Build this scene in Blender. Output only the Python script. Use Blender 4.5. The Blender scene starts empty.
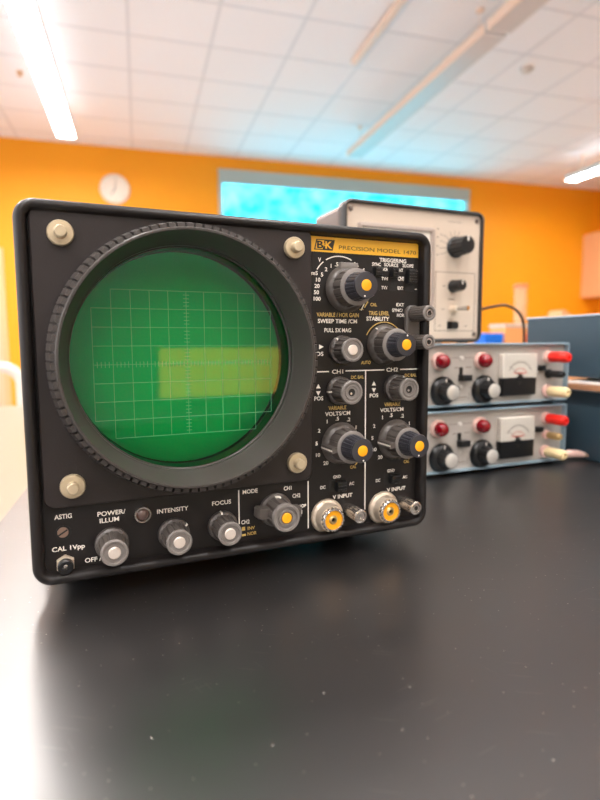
import bpy, bmesh, math, random
from mathutils import Vector, Matrix
random.seed(7)
C = bpy.context.scene.collection
SC = bpy.context.scene
PI = math.pi
TZ = 0.92                      # bench top height
CAM_Z = TZ + 0.137

# ------------------------------------------------------------------ materials
def lin(c):
    c = c / 255.0
    return c / 12.92 if c <= 0.04045 else ((c + 0.055) / 1.055) ** 2.4
def rgb(r, g, b):
    return (lin(r), lin(g), lin(b), 1.0)
MATS = {}
def mat(name, col, rough=0.5, metal=0.0, coat=0.0, bump=0.0, bscale=200.0, vary=0.0, vscale=30.0, spec=0.5, emit=None, estr=0.0, trans=0.0):
    m = bpy.data.materials.new(name); m.use_nodes = True
    nt = m.node_tree; N = nt.nodes; L = nt.links
    b = N['Principled BSDF']
    b.inputs['Base Color'].default_value = col
    b.inputs['Roughness'].default_value = rough
    b.inputs['Metallic'].default_value = metal
    b.inputs['Coat Weight'].default_value = coat
    b.inputs['Specular IOR Level'].default_value = spec
    b.inputs['Transmission Weight'].default_value = trans
    if emit:
        b.inputs['Emission Color'].default_value = emit
        b.inputs['Emission Strength'].default_value = estr
    tc = N.new('ShaderNodeTexCoord')
    if vary > 0:
        n = N.new('ShaderNodeTexNoise'); n.inputs['Scale'].default_value = vscale; n.inputs['Detail'].default_value = 4
        L.new(tc.outputs['Object'], n.inputs['Vector'])
        mx = N.new('ShaderNodeMix'); mx.data_type = 'RGBA'
        mx.inputs['A'].default_value = tuple(x * (1 - vary) for x in col[:3]) + (1,)
        mx.inputs['B'].default_value = tuple(min(1, x * (1 + vary)) for x in col[:3]) + (1,)
        L.new(n.outputs['Fac'], mx.inputs['Factor']); L.new(mx.outputs['Result'], b.inputs['Base Color'])
    if bump > 0:
        n = N.new('ShaderNodeTexNoise'); n.inputs['Scale'].default_value = bscale
        L.new(tc.outputs['Object'], n.inputs['Vector'])
        bp = N.new('ShaderNodeBump'); bp.inputs['Strength'].default_value = bump; bp.inputs['Distance'].default_value = 0.001
        L.new(n.outputs['Fac'], bp.inputs['Height']); L.new(bp.outputs['Normal'], b.inputs['Normal'])
    MATS[name] = m
    return m

M_panel = mat('panel_black', rgb(31, 27, 26), 0.42, bump=0.05, bscale=900, vary=0.08, vscale=60, spec=0.3)
M_plate = mat('plate_black', rgb(44, 38, 37), 0.40, bump=0.08, bscale=1200, vary=0.08, vscale=40, spec=0.3)
M_trim = mat('trim_black', rgb(32, 28, 27), 0.36, bump=0.04, bscale=700, spec=0.3)
M_cab = mat('cabinet_black', rgb(52, 46, 44), 0.5, bump=0.15, bscale=900)
M_ring = mat('ring_black', rgb(64, 59, 56), 0.34, bump=0.06, bscale=1000, vary=0.1, spec=0.3)
M_knob = mat('knob_grey', rgb(84, 77, 72), 0.34, vary=0.06)
M_rim = mat('knob_rim', rgb(122, 115, 110), 0.35)
M_dark = mat('knob_dark', rgb(50, 49, 54), 0.3)
M_black = mat('deep_black', rgb(14, 13, 13), 0.5)
M_white = mat('marking_white', rgb(244, 236, 224), 0.55)
M_yel = mat('marking_yellow', rgb(206, 172, 96), 0.55)
M_strip = mat('strip_yellow', rgb(240, 180, 44), 0.4)
M_ink = mat('ink_dark', rgb(38, 30, 22), 0.5)
M_orange = mat('cap_orange', rgb(248, 168, 10), 0.4)
M_cap = mat('cap_pale', rgb(222, 208, 196), 0.3, 0.35, vary=0.08, vscale=300)
M_silver = mat('silver_disc', rgb(206, 200, 192), 0.32, 0.3, vary=0.05, vscale=200)
M_beige = mat('nut_beige', rgb(190, 172, 142), 0.34, 0.25)
M_nickel = mat('nickel', rgb(222, 204, 182), 0.34, 0.45)
M_chrome = mat('chrome', rgb(200, 192, 184), 0.2, 0.95)
M_jewel_dark = mat('lamp_dark', rgb(90, 66, 58), 0.1, coat=1.0)
M_screw = mat('worn_screw', rgb(150, 124, 108), 0.35, 0.5)
M_rubber = mat('rubber', rgb(22, 21, 21), 0.7)
M_grat = mat('graticule_line', rgb(64, 168, 122), 0.5)
M_phos = mat('phosphor', rgb(176, 196, 176), 0.6)
# other instruments
M_vcase = mat('taupe_case', rgb(96, 82, 76), 0.45, bump=0.1, bscale=800)
M_vframe = mat('meter_frame', rgb(42, 38, 36), 0.4)
M_vpanel = mat('cream_panel', rgb(204, 186, 168), 0.5, vary=0.03)
M_vline = mat('panel_ink', rgb(120, 104, 92), 0.6)
M_wing = mat('window_surround', rgb(168, 152, 142), 0.45)
M_scale = mat('scale_face', rgb(232, 224, 212), 0.5)
M_pcase = mat('blue_grey_case', rgb(138, 160, 172), 0.4)
M_ppanel = mat('silver_panel', rgb(186, 178, 170), 0.45, 0.2, vary=0.04, vscale=20)
M_jewel = mat('red_jewel', rgb(128, 0, 16), 0.15, coat=0.25)
M_collar = mat('lamp_collar', rgb(236, 196, 184), 0.35)
M_pblack = mat('bakelite', rgb(24, 24, 25), 0.3)
M_red = mat('red_post', rgb(236, 40, 30), 0.3)
M_redp = mat('red_print', rgb(226, 110, 90), 0.6)
M_cream = mat('cream_post', rgb(238, 214, 164), 0.35)
M_brass = mat('brass', rgb(206, 176, 122), 0.3, 0.7)
M_blue = mat('blue_enamel', rgb(44, 64, 76), 0.5, vary=0.05, vscale=8)
M_lip = mat('pale_lip', rgb(170, 186, 194), 0.4)
M_wood = mat('board_wood', rgb(172, 122, 88), 0.5, vary=0.2, vscale=40)
M_paper = mat('paper', rgb(232, 226, 220), 0.7)
M_cable = mat('cable_black', rgb(26, 24, 24), 0.45)
M_brown = mat('cable_brown', rgb(150, 118, 100), 0.5)
# room
M_wall = mat('orange_paint', rgb(252, 166, 8), 0.6, bump=0.05, bscale=300)
M_wall2 = mat('pale_paint', rgb(186, 184, 184), 0.7)
M_floor = mat('vinyl_floor', rgb(168, 170, 176), 0.35, vary=0.06, vscale=3)
M_tee = mat('ceiling_tee', rgb(226, 228, 234), 0.5)
M_lampbody = mat('lamp_housing', rgb(226, 222, 220), 0.4)
M_lampside = mat('lamp_side', rgb(240, 214, 196), 0.4)
M_glow = mat('lamp_glow', rgb(255, 250, 235), 0.5, emit=(1.0, 0.95, 0.91, 1), estr=38.0)
M_glowwide = mat('added_lamp_glow', rgb(255, 250, 245), 0.5, emit=(1.0, 0.89, 0.83, 1), estr=16.0)  # glow of the wide lamps added at the left
M_glowup = mat('lamp_glow_up', rgb(255, 250, 235), 0.5, emit=(0.95, 0.96, 1.0, 1), estr=1.5)
M_off = mat('lamp_off', rgb(206, 204, 204), 0.3)
M_peach = mat('peach_laminate', rgb(246, 186, 136), 0.5, vary=0.04, vscale=4)
M_door = mat('door_laminate', rgb(250, 196, 160), 0.5)
M_frame = mat('window_frame', rgb(188, 196, 192), 0.5)
M_blind = mat('blind', rgb(176, 190, 186), 0.6)
M_clock = mat('clock_face', rgb(240, 228, 214), 0.4)
M_clockrim = mat('clock_rim', rgb(236, 222, 206), 0.35)
M_whiteplastic = mat('white_plastic', rgb(214, 206, 198), 0.35)
M_creamtop = mat('cream_laminate', rgb(132, 128, 114), 0.3)
M_bluebox = mat('bright_blue', rgb(20, 120, 240), 0.4)
M_orbox = mat('peach_plastic', rgb(252, 176, 112), 0.4)
M_pinkcap = mat('coral_plastic', rgb(246, 130, 84), 0.4)
M_bluetape = M_bluebox

def noise_bits(m):
    nt = m.node_tree
    return nt, nt.nodes, nt.links, nt.nodes['Principled BSDF']

# ceiling tile: fine speckle
M_tile = mat('ceiling_tile', rgb(246, 246, 250), 0.8, bump=0.1, bscale=150, vary=0.02, vscale=120)

# black epoxy bench top with dust specks and scratches
M_bench = mat('black_epoxy', rgb(34, 31, 30), 0.3); M_bench.node_tree.nodes['Principled BSDF'].inputs['IOR'].default_value = 2.15
nt, N, L, b = noise_bits(M_bench)
tc = N.new('ShaderNodeTexCoord')
vo = N.new('ShaderNodeTexVoronoi'); vo.voronoi_dimensions = '2D'; vo.inputs['Scale'].default_value = 150
L.new(tc.outputs['Object'], vo.inputs['Vector'])
lt = N.new('ShaderNodeMath'); lt.operation = 'LESS_THAN'; lt.inputs[1].default_value = 0.04
L.new(vo.outputs['Distance'], lt.inputs[0])
sp = N.new('ShaderNodeSeparateColor'); L.new(vo.outputs['Color'], sp.inputs['Color'])
gt = N.new('ShaderNodeMath'); gt.operation = 'GREATER_THAN'; gt.inputs[1].default_value = 0.78
L.new(sp.outputs['Red'], gt.inputs[0])
mu = N.new('ShaderNodeMath'); mu.operation = 'MULTIPLY'
L.new(lt.outputs[0], mu.inputs[0]); L.new(gt.outputs[0], mu.inputs[1])
mu2 = N.new('ShaderNodeMath'); mu2.operation = 'MULTIPLY'
L.new(mu.outputs[0], mu2.inputs[0]); L.new(sp.outputs['Green'], mu2.inputs[1])
# large soft wear marks
nz = N.new('ShaderNodeTexNoise'); nz.inputs['Scale'].default_value = 5; nz.inputs['Detail'].default_value = 8
mp = N.new('ShaderNodeMapping'); mp.inputs['Rotation'].default_value = (0, 0, 0.35); mp.inputs['Scale'].default_value = (0.6, 3.0, 1)
L.new(tc.outputs['Object'], mp.inputs['Vector']); L.new(mp.outputs['Vector'], nz.inputs['Vector'])
wear = N.new('ShaderNodeMix'); wear.data_type = 'RGBA'
wear.inputs['A'].default_value = rgb(14, 12, 12); wear.inputs['B'].default_value = rgb(24, 21, 20)
L.new(nz.outputs['Fac'], wear.inputs['Factor'])
dust = N.new('ShaderNodeMix'); dust.data_type = 'RGBA'; dust.inputs['B'].default_value = rgb(200, 190, 180)
L.new(wear.outputs['Result'], dust.inputs['A']); L.new(mu2.outputs[0], dust.inputs['Factor'])
prev = dust
for ang, thr, gate, sc_ in ((0.45, 0.10, 0.95, 18), (-0.25, 0.07, 0.96, 14), (1.2, 0.06, 0.97, 16)):
    m1 = N.new('ShaderNodeMapping'); m1.inputs['Rotation'].default_value = (0, 0, ang)
    L.new(tc.outputs['Object'], m1.inputs['Vector'])
    m2 = N.new('ShaderNodeMapping'); m2.inputs['Scale'].default_value = (1, 40, 1); L.new(m1.outputs['Vector'], m2.inputs['Vector'])
    v2 = N.new('ShaderNodeTexVoronoi'); v2.voronoi_dimensions = '2D'; v2.inputs['Scale'].default_value = sc_; L.new(m2.outputs['Vector'], v2.inputs['Vector'])
    l2 = N.new('ShaderNodeMath'); l2.operation = 'LESS_THAN'; l2.inputs[1].default_value = thr; L.new(v2.outputs['Distance'], l2.inputs[0])
    s2 = N.new('ShaderNodeSeparateColor'); L.new(v2.outputs['Color'], s2.inputs['Color'])
    g2 = N.new('ShaderNodeMath'); g2.operation = 'GREATER_THAN'; g2.inputs[1].default_value = gate; L.new(s2.outputs['Red'], g2.inputs[0])
    x2 = N.new('ShaderNodeMath'); x2.operation = 'MULTIPLY'; L.new(l2.outputs[0], x2.inputs[0]); L.new(g2.outputs[0], x2.inputs[1])
    x3 = N.new('ShaderNodeMath'); x3.operation = 'MULTIPLY'; x3.inputs[1].default_value = 0.2; L.new(x2.outputs[0], x3.inputs[0])
    d2 = N.new('ShaderNodeMix'); d2.data_type = 'RGBA'; d2.inputs['B'].default_value = rgb(150, 142, 134)
    L.new(prev.outputs['Result'], d2.inputs['A']); L.new(x3.outputs[0], d2.inputs['Factor']); prev = d2
L.new(prev.outputs['Result'], b.inputs['Base Color'])
rr = N.new('ShaderNodeMapRange'); rr.inputs['From Min'].default_value = 0.3; rr.inputs['From Max'].default_value = 0.7
rr.inputs['To Min'].default_value = 0.33; rr.inputs['To Max'].default_value = 0.38
L.new(nz.outputs['Fac'], rr.inputs['Value']); L.new(rr.outputs['Result'], b.inputs['Roughness'])

# green display filter: tinted clear plastic with a clean reflection
def filter_mat(name, col, rough=0.03, ior=1.5):
    m = bpy.data.materials.new(name); m.use_nodes = True
    nt = m.node_tree; N = nt.nodes; L = nt.links
    N.remove(N['Principled BSDF'])
    tr = N.new('ShaderNodeBsdfTransparent'); tr.inputs['Color'].default_value = col
    gl = N.new('ShaderNodeBsdfGlossy'); gl.inputs['Roughness'].default_value = rough
    fr = N.new('ShaderNodeFresnel'); fr.inputs['IOR'].default_value = ior
    mx = N.new('ShaderNodeMixShader')
    ge = N.new('ShaderNodeNewGeometry'); iv = N.new('ShaderNodeMath'); iv.operation = 'SUBTRACT'; iv.inputs[0].default_value = 1.0
    L.new(ge.outputs['Backfacing'], iv.inputs[1])
    fm = N.new('ShaderNodeMath'); fm.operation = 'MULTIPLY'; L.new(fr.outputs[0], fm.inputs[0]); L.new(iv.outputs[0], fm.inputs[1])
    L.new(fm.outputs[0], mx.inputs[0]); L.new(tr.outputs[0], mx.inputs[1]); L.new(gl.outputs[0], mx.inputs[2])
    L.new(mx.outputs[0], N['Material Output'].inputs['Surface'])
    return m
M_filter = filter_mat('green_filter', (0.04, 0.82, 0.54, 1))
M_clear = filter_mat('clear_cover', (0.95, 0.95, 0.95, 1), 0.05)
M_tube = filter_mat('clear_plastic', (0.99, 0.97, 0.95, 1), 0.1)
nt = M_tube.node_tree; fm_ = nt.nodes['Mix Shader']; df = nt.nodes.new('ShaderNodeBsdfDiffuse'); df.inputs['Color'].default_value = rgb(255, 226, 196)
m2_ = nt.nodes.new('ShaderNodeMixShader'); m2_.inputs[0].default_value = 0.22
nt.links.new(fm_.outputs[0], m2_.inputs[1]); nt.links.new(df.outputs[0], m2_.inputs[2]); nt.links.new(m2_.outputs[0], nt.nodes['Material Output'].inputs['Surface'])

# daylight seen through a window: foliage blotches of cyan light
def daylight(name, c1, c2, strength, scale):
    m = bpy.data.materials.new(name); m.use_nodes = True
    nt = m.node_tree; N = nt.nodes; L = nt.links
    b = N['Principled BSDF']; b.inputs['Base Color'].default_value = (0.02, 0.02, 0.02, 1); b.inputs['Roughness'].default_value = 0.3
    tc = N.new('ShaderNodeTexCoord'); n = N.new('ShaderNodeTexNoise'); n.inputs['Scale'].default_value = scale; n.inputs['Detail'].default_value = 6
    L.new(tc.outputs['Object'], n.inputs['Vector'])
    r = N.new('ShaderNodeMapRange'); r.inputs['From Min'].default_value = 0.35; r.inputs['From Max'].default_value = 0.68
    L.new(n.outputs['Fac'], r.inputs['Value'])
    mx = N.new('ShaderNodeMix'); mx.data_type = 'RGBA'; mx.inputs['A'].default_value = c1; mx.inputs['B'].default_value = c2
    L.new(r.outputs['Result'], mx.inputs['Factor']); L.new(mx.outputs['Result'], b.inputs['Emission Color'])
    b.inputs['Emission Strength'].default_value = strength
    return m
M_day = daylight('cyan_daylight', (0.0, 0.30, 0.46, 1), (0.08, 0.52, 0.60, 1), 4.2, 5)
M_sun = daylight('warm_daylight', (1.0, 0.70, 0.10, 1), (1.0, 0.74, 0.16, 1), 4.6, 2)
M_sky = daylight('added_pale_daylight', (1.0, 0.92, 0.88, 1), (0.95, 0.95, 1.0, 1), 1.2, 1)

M_sky2 = daylight('added_bright_daylight', (1.0, 0.95, 0.92, 1), (0.97, 0.97, 1.0, 1), 2.8, 1)

# ------------------------------------------------------------------ mesh builder
class MB:
    """Collects geometry in millimetres. Coordinates (x, d, z): x right, d out of the front face, z up."""
    def __init__(s): s.bm = bmesh.new(); s.n = 0
    def v(s, x, d, z): return s.bm.verts.new((x / 1000, -d / 1000, z / 1000))
    def f(s, vs, mi=0):
        try:
            fc = s.bm.faces.new(vs); fc.material_index = mi; return fc
        except ValueError:
            return None
    def loft(s, rings, mi=0, cap0=True, cap1=True, closed=True, mis=None):
        R = [[s.v(*p) for p in r] for r in rings]
        n = len(R[0])
        for i in range(len(R) - 1):
            k = mis[i] if mis else mi
            for j in range(n if closed else n - 1):
                s.f([R[i][j], R[i][(j + 1) % n], R[i + 1][(j + 1) % n], R[i + 1][j]], k)
        if cap0: s.f(R[0][::-1], mis[0] if mis else mi)
        if cap1: s.f(R[-1], mis[-1] if mis else mi)
        return s
    def box(s, x0, x1, d0, d1, z0, z1, mi=0, bev=0.0):
        if bev > 0:
            b = min(bev, (x1 - x0) / 2.1, (z1 - z0) / 2.1, (d1 - d0) / 1.05)
            s.loft([rect(x0, x1, z0, z1, d0, 0.01, 1), rect(x0, x1, z0, z1, d1 - b, 0.01, 1), rect(x0 + b * .3, x1 - b * .3, z0 + b * .3, z1 - b * .3, d1 - b * .3, 0.01, 1),
                    rect(x0 + b, x1 - b, z0 + b, z1 - b, d1, 0.01, 1)], mi)
        else:
            P = [[(x0, d, z0), (x1, d, z0), (x1, d, z1), (x0, d, z1)] for d in (d0, d1)]
            s.loft(P, mi)
        return s
    def rr(s, x0, x1, z0, z1, r, prof, mi=0, cap0=True, cap1=True, seg=7, mis=None):
        """rounded rectangle swept through (inset, d) pairs"""
        s.loft([rect(x0 + i, x1 - i, z0 + i, z1 - i, d, max(0.2, r - i), seg) for i, d in prof], mi, cap0, cap1, mis=mis)
        return s
    def lathe(s, cx, cz, prof, n=32, mi=0, cap0=True, cap1=True, fl=0, fdep=0.0, fr=(), duty=0.25, mis=None, ax=None):
        """rings (r, d) about an axis leaving the front; fl flutes on rings listed in fr"""
        R = []
        for k, (r, d) in enumerate(prof):
            ring = []
            for j in range(n):
                a = 2 * PI * j / n
                q = r
                if fl and k in fr:
                    ph = (a * fl / (2 * PI)) % 1.0
                    if ph < duty: q = r - fdep
                ring.append((cx + q * math.cos(a), d, cz + q * math.sin(a)))
            R.append(ring)
        s.loft(R, mi, cap0, cap1, mis=mis)
        return s
    def hexa(s, cx, cz, r, d0, d1, mi=0, n=6, rot=0.0):
        s.loft([[(cx + q * math.cos(2 * PI * j / n + rot), d, cz + q * math.sin(2 * PI * j / n + rot)) for j in range(n)] for q, d in ((r, d0), (r, d1 - .4), (r - .4, d1))], mi)
        return s
    def poly(s, pts, d0, d1, mi=0):
        s.loft([[(x, d, z) for x, z in pts] for d in (d0, d1)], mi); return s
    def line(s, x0, z0, x1, z1, w, d0, d1, mi=0):
        dx, dz = x1 - x0, z1 - z0; l = math.hypot(dx, dz); nx, nz = -dz / l * w / 2, dx / l * w / 2
        s.poly([(x0 + nx, z0 + nz), (x0 - nx, z0 - nz), (x1 - nx, z1 - nz), (x1 + nx, z1 + nz)], d0, d1, mi); return s
    def arc(s, cx, cz, r, a0, a1, w, d0, d1, mi=0, n=24):
        P = [(a0 + (a1 - a0) * k / n) * PI / 180 for k in range(n + 1)]
        for k in range(n):
            a, b_ = P[k], P[k + 1]
            q = [(cx + (r + e) * math.cos(t), cz + (r + e) * math.sin(t)) for t, e in ((a, -w / 2), (a, w / 2), (b_, w / 2), (b_, -w / 2))]
            s.poly(q, d0, d1, mi)
        return s
    def tube(s, pts, r, n=10, mi=0):
        P = [Vector(p) for p in pts]; rings = []
        up = Vector((0.13, 0.31, 0.94))
        for i, p in enumerate(P):
            t = (P[min(i + 1, len(P) - 1)] - P[max(i - 1, 0)]).normalized()
            a = t.cross(up).normalized(); b_ = t.cross(a).normalized()
            q = r[i] if isinstance(r, (list, tuple)) else r
            rings.append([tuple(p + a * q * math.cos(2 * PI * j / n) + b_ * q * math.sin(2 * PI * j / n)) for j in range(n)])
        s.loft(rings, mi); return s
    def text(s, body, x, z, width=None, cap=2.6, d=0.0, mi=0, align='LEFT', bold=0.012, th=0.12):
        cu = bpy.data.curves.new('t', 'FONT'); cu.body = body; cu.size = 1.0; cu.offset = bold; cu.resolution_u = 3
        o = bpy.data.objects.new('t', cu); C.objects.link(o)
        bpy.context.view_layer.update()
        me = o.to_mesh()
        if me and len(me.vertices):
            xs = [v.co.x for v in me.vertices]; x0, x1 = min(xs), max(xs)
            sy = cap / 0.70
            sx = width / (x1 - x0) if width else sy * 1.1
            off = {'LEFT': x0, 'CENTER': (x0 + x1) / 2}[align]
            vs = [s.v(x + (v.co.x - off) * sx, d, z + v.co.y * sy) for v in me.vertices]
            for p in me.polygons: s.f([vs[i] for i in p.vertices], mi)
        o.to_mesh_clear(); bpy.data.objects.remove(o); bpy.data.curves.remove(cu)
        return s
    def build(s, name, mats, parent=None, loc=None, smooth=True, recalc=True, ang=38):
        if recalc: bmesh.ops.recalc_face_normals(s.bm, faces=s.bm.faces[:])
        me = bpy.data.meshes.new(name); s.bm.to_mesh(me); s.bm.free()
        for m in (mats if isinstance(mats, (list, tuple)) else [mats]): me.materials.append(m)
        if smooth:
            for p in me.polygons: p.use_smooth = True
            me.set_sharp_from_angle(angle=math.radians(ang))
        o = bpy.data.objects.new(name, me); C.objects.link(o)
        if parent: o.parent = parent
        if loc is not None: o.location = loc
        return o

def annulus(mb, x0, x1, z0, z1, r, R, d0, d1, bev=0.5, cx=0.0, cz=0.0, n=18):
    """rounded plate with a round hole"""
    def dense(i, d):
        P = rect(x0 + i, x1 - i, z0 + i, z1 - i, d, max(.3, r - i)); Q = []
        for k, p in enumerate(P):
            q = P[(k + 1) % len(P)]; l = math.hypot(q[0] - p[0], q[2] - p[2]); m = n if l > 20 else 1
            Q += [(p[0] + (q[0] - p[0]) * t / m, d, p[2] + (q[2] - p[2]) * t / m) for t in range(m)]
        return Q
    def circ(d): return [(cx + R * math.cos(a), d, cz + R * math.sin(a)) for a in (math.atan2(p[2] - cz, p[0] - cx) for p in dense(0, d))]
    mb.loft([circ(d0), dense(0, d0), dense(0, d1 - bev), dense(bev, d1), circ(d1), circ(d0)], cap0=False, cap1=False)
    return mb
def rect(x0, x1, z0, z1, d, r, seg=7):
    P = []
    r = min(r, (x1 - x0) / 2.01, (z1 - z0) / 2.01)
    for cx, cz, a0 in ((x1 - r, z1 - r, 0), (x0 + r, z1 - r, 90), (x0 + r, z0 + r, 180), (x1 - r, z0 + r, 270)):
        for k in range(seg + 1):
            a = math.radians(a0 + 90 * k / seg) if seg > 1 else math.radians(a0 + 45)
            P.append((cx + r * math.cos(a), d, cz + r * math.sin(a)))
            if seg == 1: break
    return P

def tag(o, label, cat, group=None):
    o['label'] = label; o['category'] = cat
    if group: o['group'] = group
    return o
def thing(name, label, cat, loc=(0, 0, 0), rz=0.0, group=None):
    o = bpy.data.objects.new(name, None); C.objects.link(o); o.empty_display_size = 0.05
    o.location = loc; o.rotation_euler = (0, 0, rz)
    return tag(o, label, cat, group)
def struct(o): o['kind'] = 'structure'; return o
def copy_tree(o, parent=None):
    c = o.copy(); C.objects.link(c)
    if parent: c.parent = parent
    for ch in [k for k in bpy.data.objects if k.parent == o and k != c]: copy_tree(ch, c)
    return c
def wbox(mb, x0, x1, y0, y1, z0, z1, mi=0):      # metres, world axes
    return mb.box(x0 * 1000, x1 * 1000, -y1 * 1000, -y0 * 1000, z0 * 1000, z1 * 1000, mi)

# ================================================================== ROOM
X0, X1, Y0, Y1, ZC = -2.3, 6.86, -3.5, 7.0, CAM_Z + 2.28
mb = MB(); wbox(mb, X0 - .2, X1 + .2, Y0 - .2, Y1 + .2, -0.1, 0.0); struct(mb.build('floor', M_floor))
mb = MB(); wbox(mb, X0 - .2, X1 + .2, Y0 - .2, Y1 + .2, ZC, ZC + .1); struct(mb.build('ceiling', M_tile))
def wall_with_hole(name, axis, at, a0, a1, holes, mat_, out):
    """wall slab 0.15 m thick standing on axis 'x' or 'y' at coordinate 'at', with rectangular holes (a0,a1,z0,z1)"""
    mb = MB(); cuts = sorted(holes)
    lo, hi = (at, at + .15) if out > 0 else (at - .15, at)
    def seg(p, q, z0, z1):
        if q - p < 1e-4 or z1 - z0 < 1e-4: return
        if axis == 'y': wbox(mb, p, q, lo, hi, z0, z1)
        else: wbox(mb, lo, hi, p, q, z0, z1)
    pos = a0
    for h in cuts:
        seg(pos, h[0], 0, ZC); seg(h[0], h[1], 0, h[2]); seg(h[0], h[1], h[3], ZC); pos = h[1]
    seg(pos, a1, 0, ZC)
    return struct(mb.build(name, mat_, smooth=False))
WX0, WX1, WZ0, WZ1 = 1.00, 4.52, 1.25, CAM_Z + 2.13
wall_with_hole('wall_back', 'y', Y1, X0 - .15, X1 + .15, [(WX0, WX1, WZ0, WZ1), (-2.27, -1.43, 0, CAM_Z + 1.08)], M_wall, 1)
wall_with_hole('wall_right', 'x', X1, Y0, Y1, [], M_wall, 1)
wall_with_hole('wall_left', 'x', X0, Y0, Y1, [(-2.2, 1.4, 1.0, 2.95), (1.9, 6.5, 1.0, 2.95)], M_wall2, -1)
SX0, SX1, SZ0, SZ1 = 1.115, 2.22, CAM_Z - .435, CAM_Z - .015
wall_with_hole('wall_front', 'y', Y0, X0 - .15, X1 + .15, [(SX0, SX1, SZ0, SZ1)], M_wall2, -1)

def window(name, axis, at, a0, a1, z0, z1, pane_mat, fr=0.06, blind=0.0, mull=()):
    mb = MB()
    def bx(p, q, r, t, off=(-.03, .06)):
        lo, hi = at + off[0], at + off[1]
        if axis == 'y': wbox(mb, p, q, lo, hi, r, t)
        else: wbox(mb, lo, hi, p, q, r, t)
    bx(a0, a1, z0, z0 + fr); bx(a0, a1, z1 - fr, z1); bx(a0, a0 + fr, z0 + fr, z1 - fr); bx(a1 - fr, a1, z0 + fr, z1 - fr)
    for m_ in mull: bx(m_ - .02, m_ + .02, z0 + fr, z1 - fr, (.0, .05))
    o = struct(mb.build(name, M_frame, smooth=False))
    mb = MB(); bx(a0 + fr, a1 - fr, z0 + fr, z1 - fr, (.06, .07) if axis == 'y' and at > 0 else (-.04, -.03))
    mb.build('window_pane', pane_mat, o, smooth=False)
    if blind:
        mb = MB(); bx(a0 + .01, a1 - .01, z1 - blind, z1 - .005, (-.05, -.031)); mb.build('roller_blind', M_blind, o, smooth=False)
    return o
window('window_1', 'y', Y1, WX0, WX1, WZ0, WZ1, M_day, .05, .17)
window('window_2', 'y', Y0, SX0, SX1, SZ0, SZ1, M_sun, .02)
window('added_window_3', 'x', X0, -2.2, 1.4, 1.0, 2.95, M_sky2, .06, 0, (-.4,))  # unseen window, added to light the scope front from the left
window('added_window_4', 'x', X0, 1.9, 6.5, 1.0, 2.95, M_sky, .06, 0, (3.4, 4.9))  # unseen window, added to brighten the left end of the bench
# door at the left of the far wall
dz = CAM_Z + 1.08
mb = MB(); wbox(mb, -2.27, -1.43, Y1 + .02, Y1 + .07, 0.01, dz - .06)
dr = struct(mb.build('door_1', M_door, smooth=False))
mb = MB(); wbox(mb, -2.27, -2.21, Y1 - .02, Y1 + .1, 0.0, dz); wbox(mb, -1.49, -1.43, Y1 - .02, Y1 + .1, 0.0, dz); wbox(mb, -2.21, -1.49, Y1 - .02, Y1 + .1, dz - .06, dz)
mb.build('door_frame', M_peach, dr, smooth=False)
mb = MB(); mb.tube([(-1580, -Y1 * 1000 + 20 - 40, 1000), (-1580, -Y1 * 1000 + 60, 1000), (-1680, -Y1 * 1000 + 60, 1000)], 11)
mb.build('door_handle', M_chrome, dr)
# suspended ceiling tees
mb = MB()
k = -6
while k * .606 < X1:
    x = k * .606
    if x > X0: wbox(mb, x - .011, x + .011, Y0, Y1, ZC - .003, ZC + .002)
    k += 1
y = 4.506 - .555 * 14
while y < Y1:
    if y > Y0: wbox(mb, X0, X1, y - .011, y + .011, ZC - .002, ZC + .002)
    y += .555
struct(mb.build('trim_1', M_tee, smooth=False))
# baseboards
mb = MB(); wbox(mb, -1.43, X1, Y1 - .015, Y1, 0, .1); struct(mb.build('baseboard_back', M_blind, smooth=False))

# pendant lamps -----------------------------------------------------
LZ = CAM_Z + 2.02
def pendant(x, y0, y1, lit, label, group, W=86):
    t = thing('pendant_lamp', label, 'ceiling lamp', (x, (y0 + y1) / 2, LZ), 0, group)
    h = (y1 - y0) / 2 * 1000
    mb = MB(); mb.box(-W, -W + 8, -h, h, 0, 62, 1 if not lit else 0); mb.box(W - 8, W, -h, h, 0, 62); mb.box(-W + 8, W - 8, -h, -h + 8, 2, 62); mb.box(-W + 8, W - 8, h - 8, h, 2, 62); mb.box(-W + 8, W - 8, -h + 8, h - 8, 40, 50)  # unlit housings: peach left side has the light on it painted in
    mb.build('housing', [M_lampbody, M_lampside], t, smooth=False)
    mb = MB(); mb.box(-W + 8, W - 8, -h + 8, h - 8, 2, 10); mb.build('diffuser', (M_glow if W < 100 else M_glowwide) if lit else M_off, t, smooth=False)
    if lit and W < 100:
        mb = MB(); mb.box(-W + 26, W - 26, -h + 20, h - 20, 50.5, 56); mb.build('uplight', M_glowup, t, smooth=False)
    for s_ in (-1, 1):
        mb = MB(); zc = (ZC - LZ) * 1000
        mb.tube([(0, s_ * (h - 180), 50), (0, s_ * (h - 180), zc)], 11 if lit else 3, 8); mb.tube([(0, s_ * (h - 180), zc - 14), (0, s_ * (h - 180), zc)], 28, 16)
        mb.build('suspension_rod', M_lampside, t)
    return t
pendant(-.613, 3.66, 6.06, True, 'lit ceiling lamp with bright white diffuser above the wall clock, at upper left', None)
pendant(-.613, 1.22, 3.62, True, 'added lit ceiling lamp, unseen, over the white table, continuing the left row', 'added lamps out of view')  # guessed continuation of the row, added for room light
pendant(-.613, -1.2, 1.18, True, 'added lit ceiling lamp, unseen, over the black bench, continuing the left row', 'added lamps out of view')  # also guessed and added, light from above the bench
pendant(.75, -1.4, .98, True, 'added lit ceiling lamp, unseen, over the black bench, right of the left row', 'added lamps out of view')  # added overhead light for the scope, never in view
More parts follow.
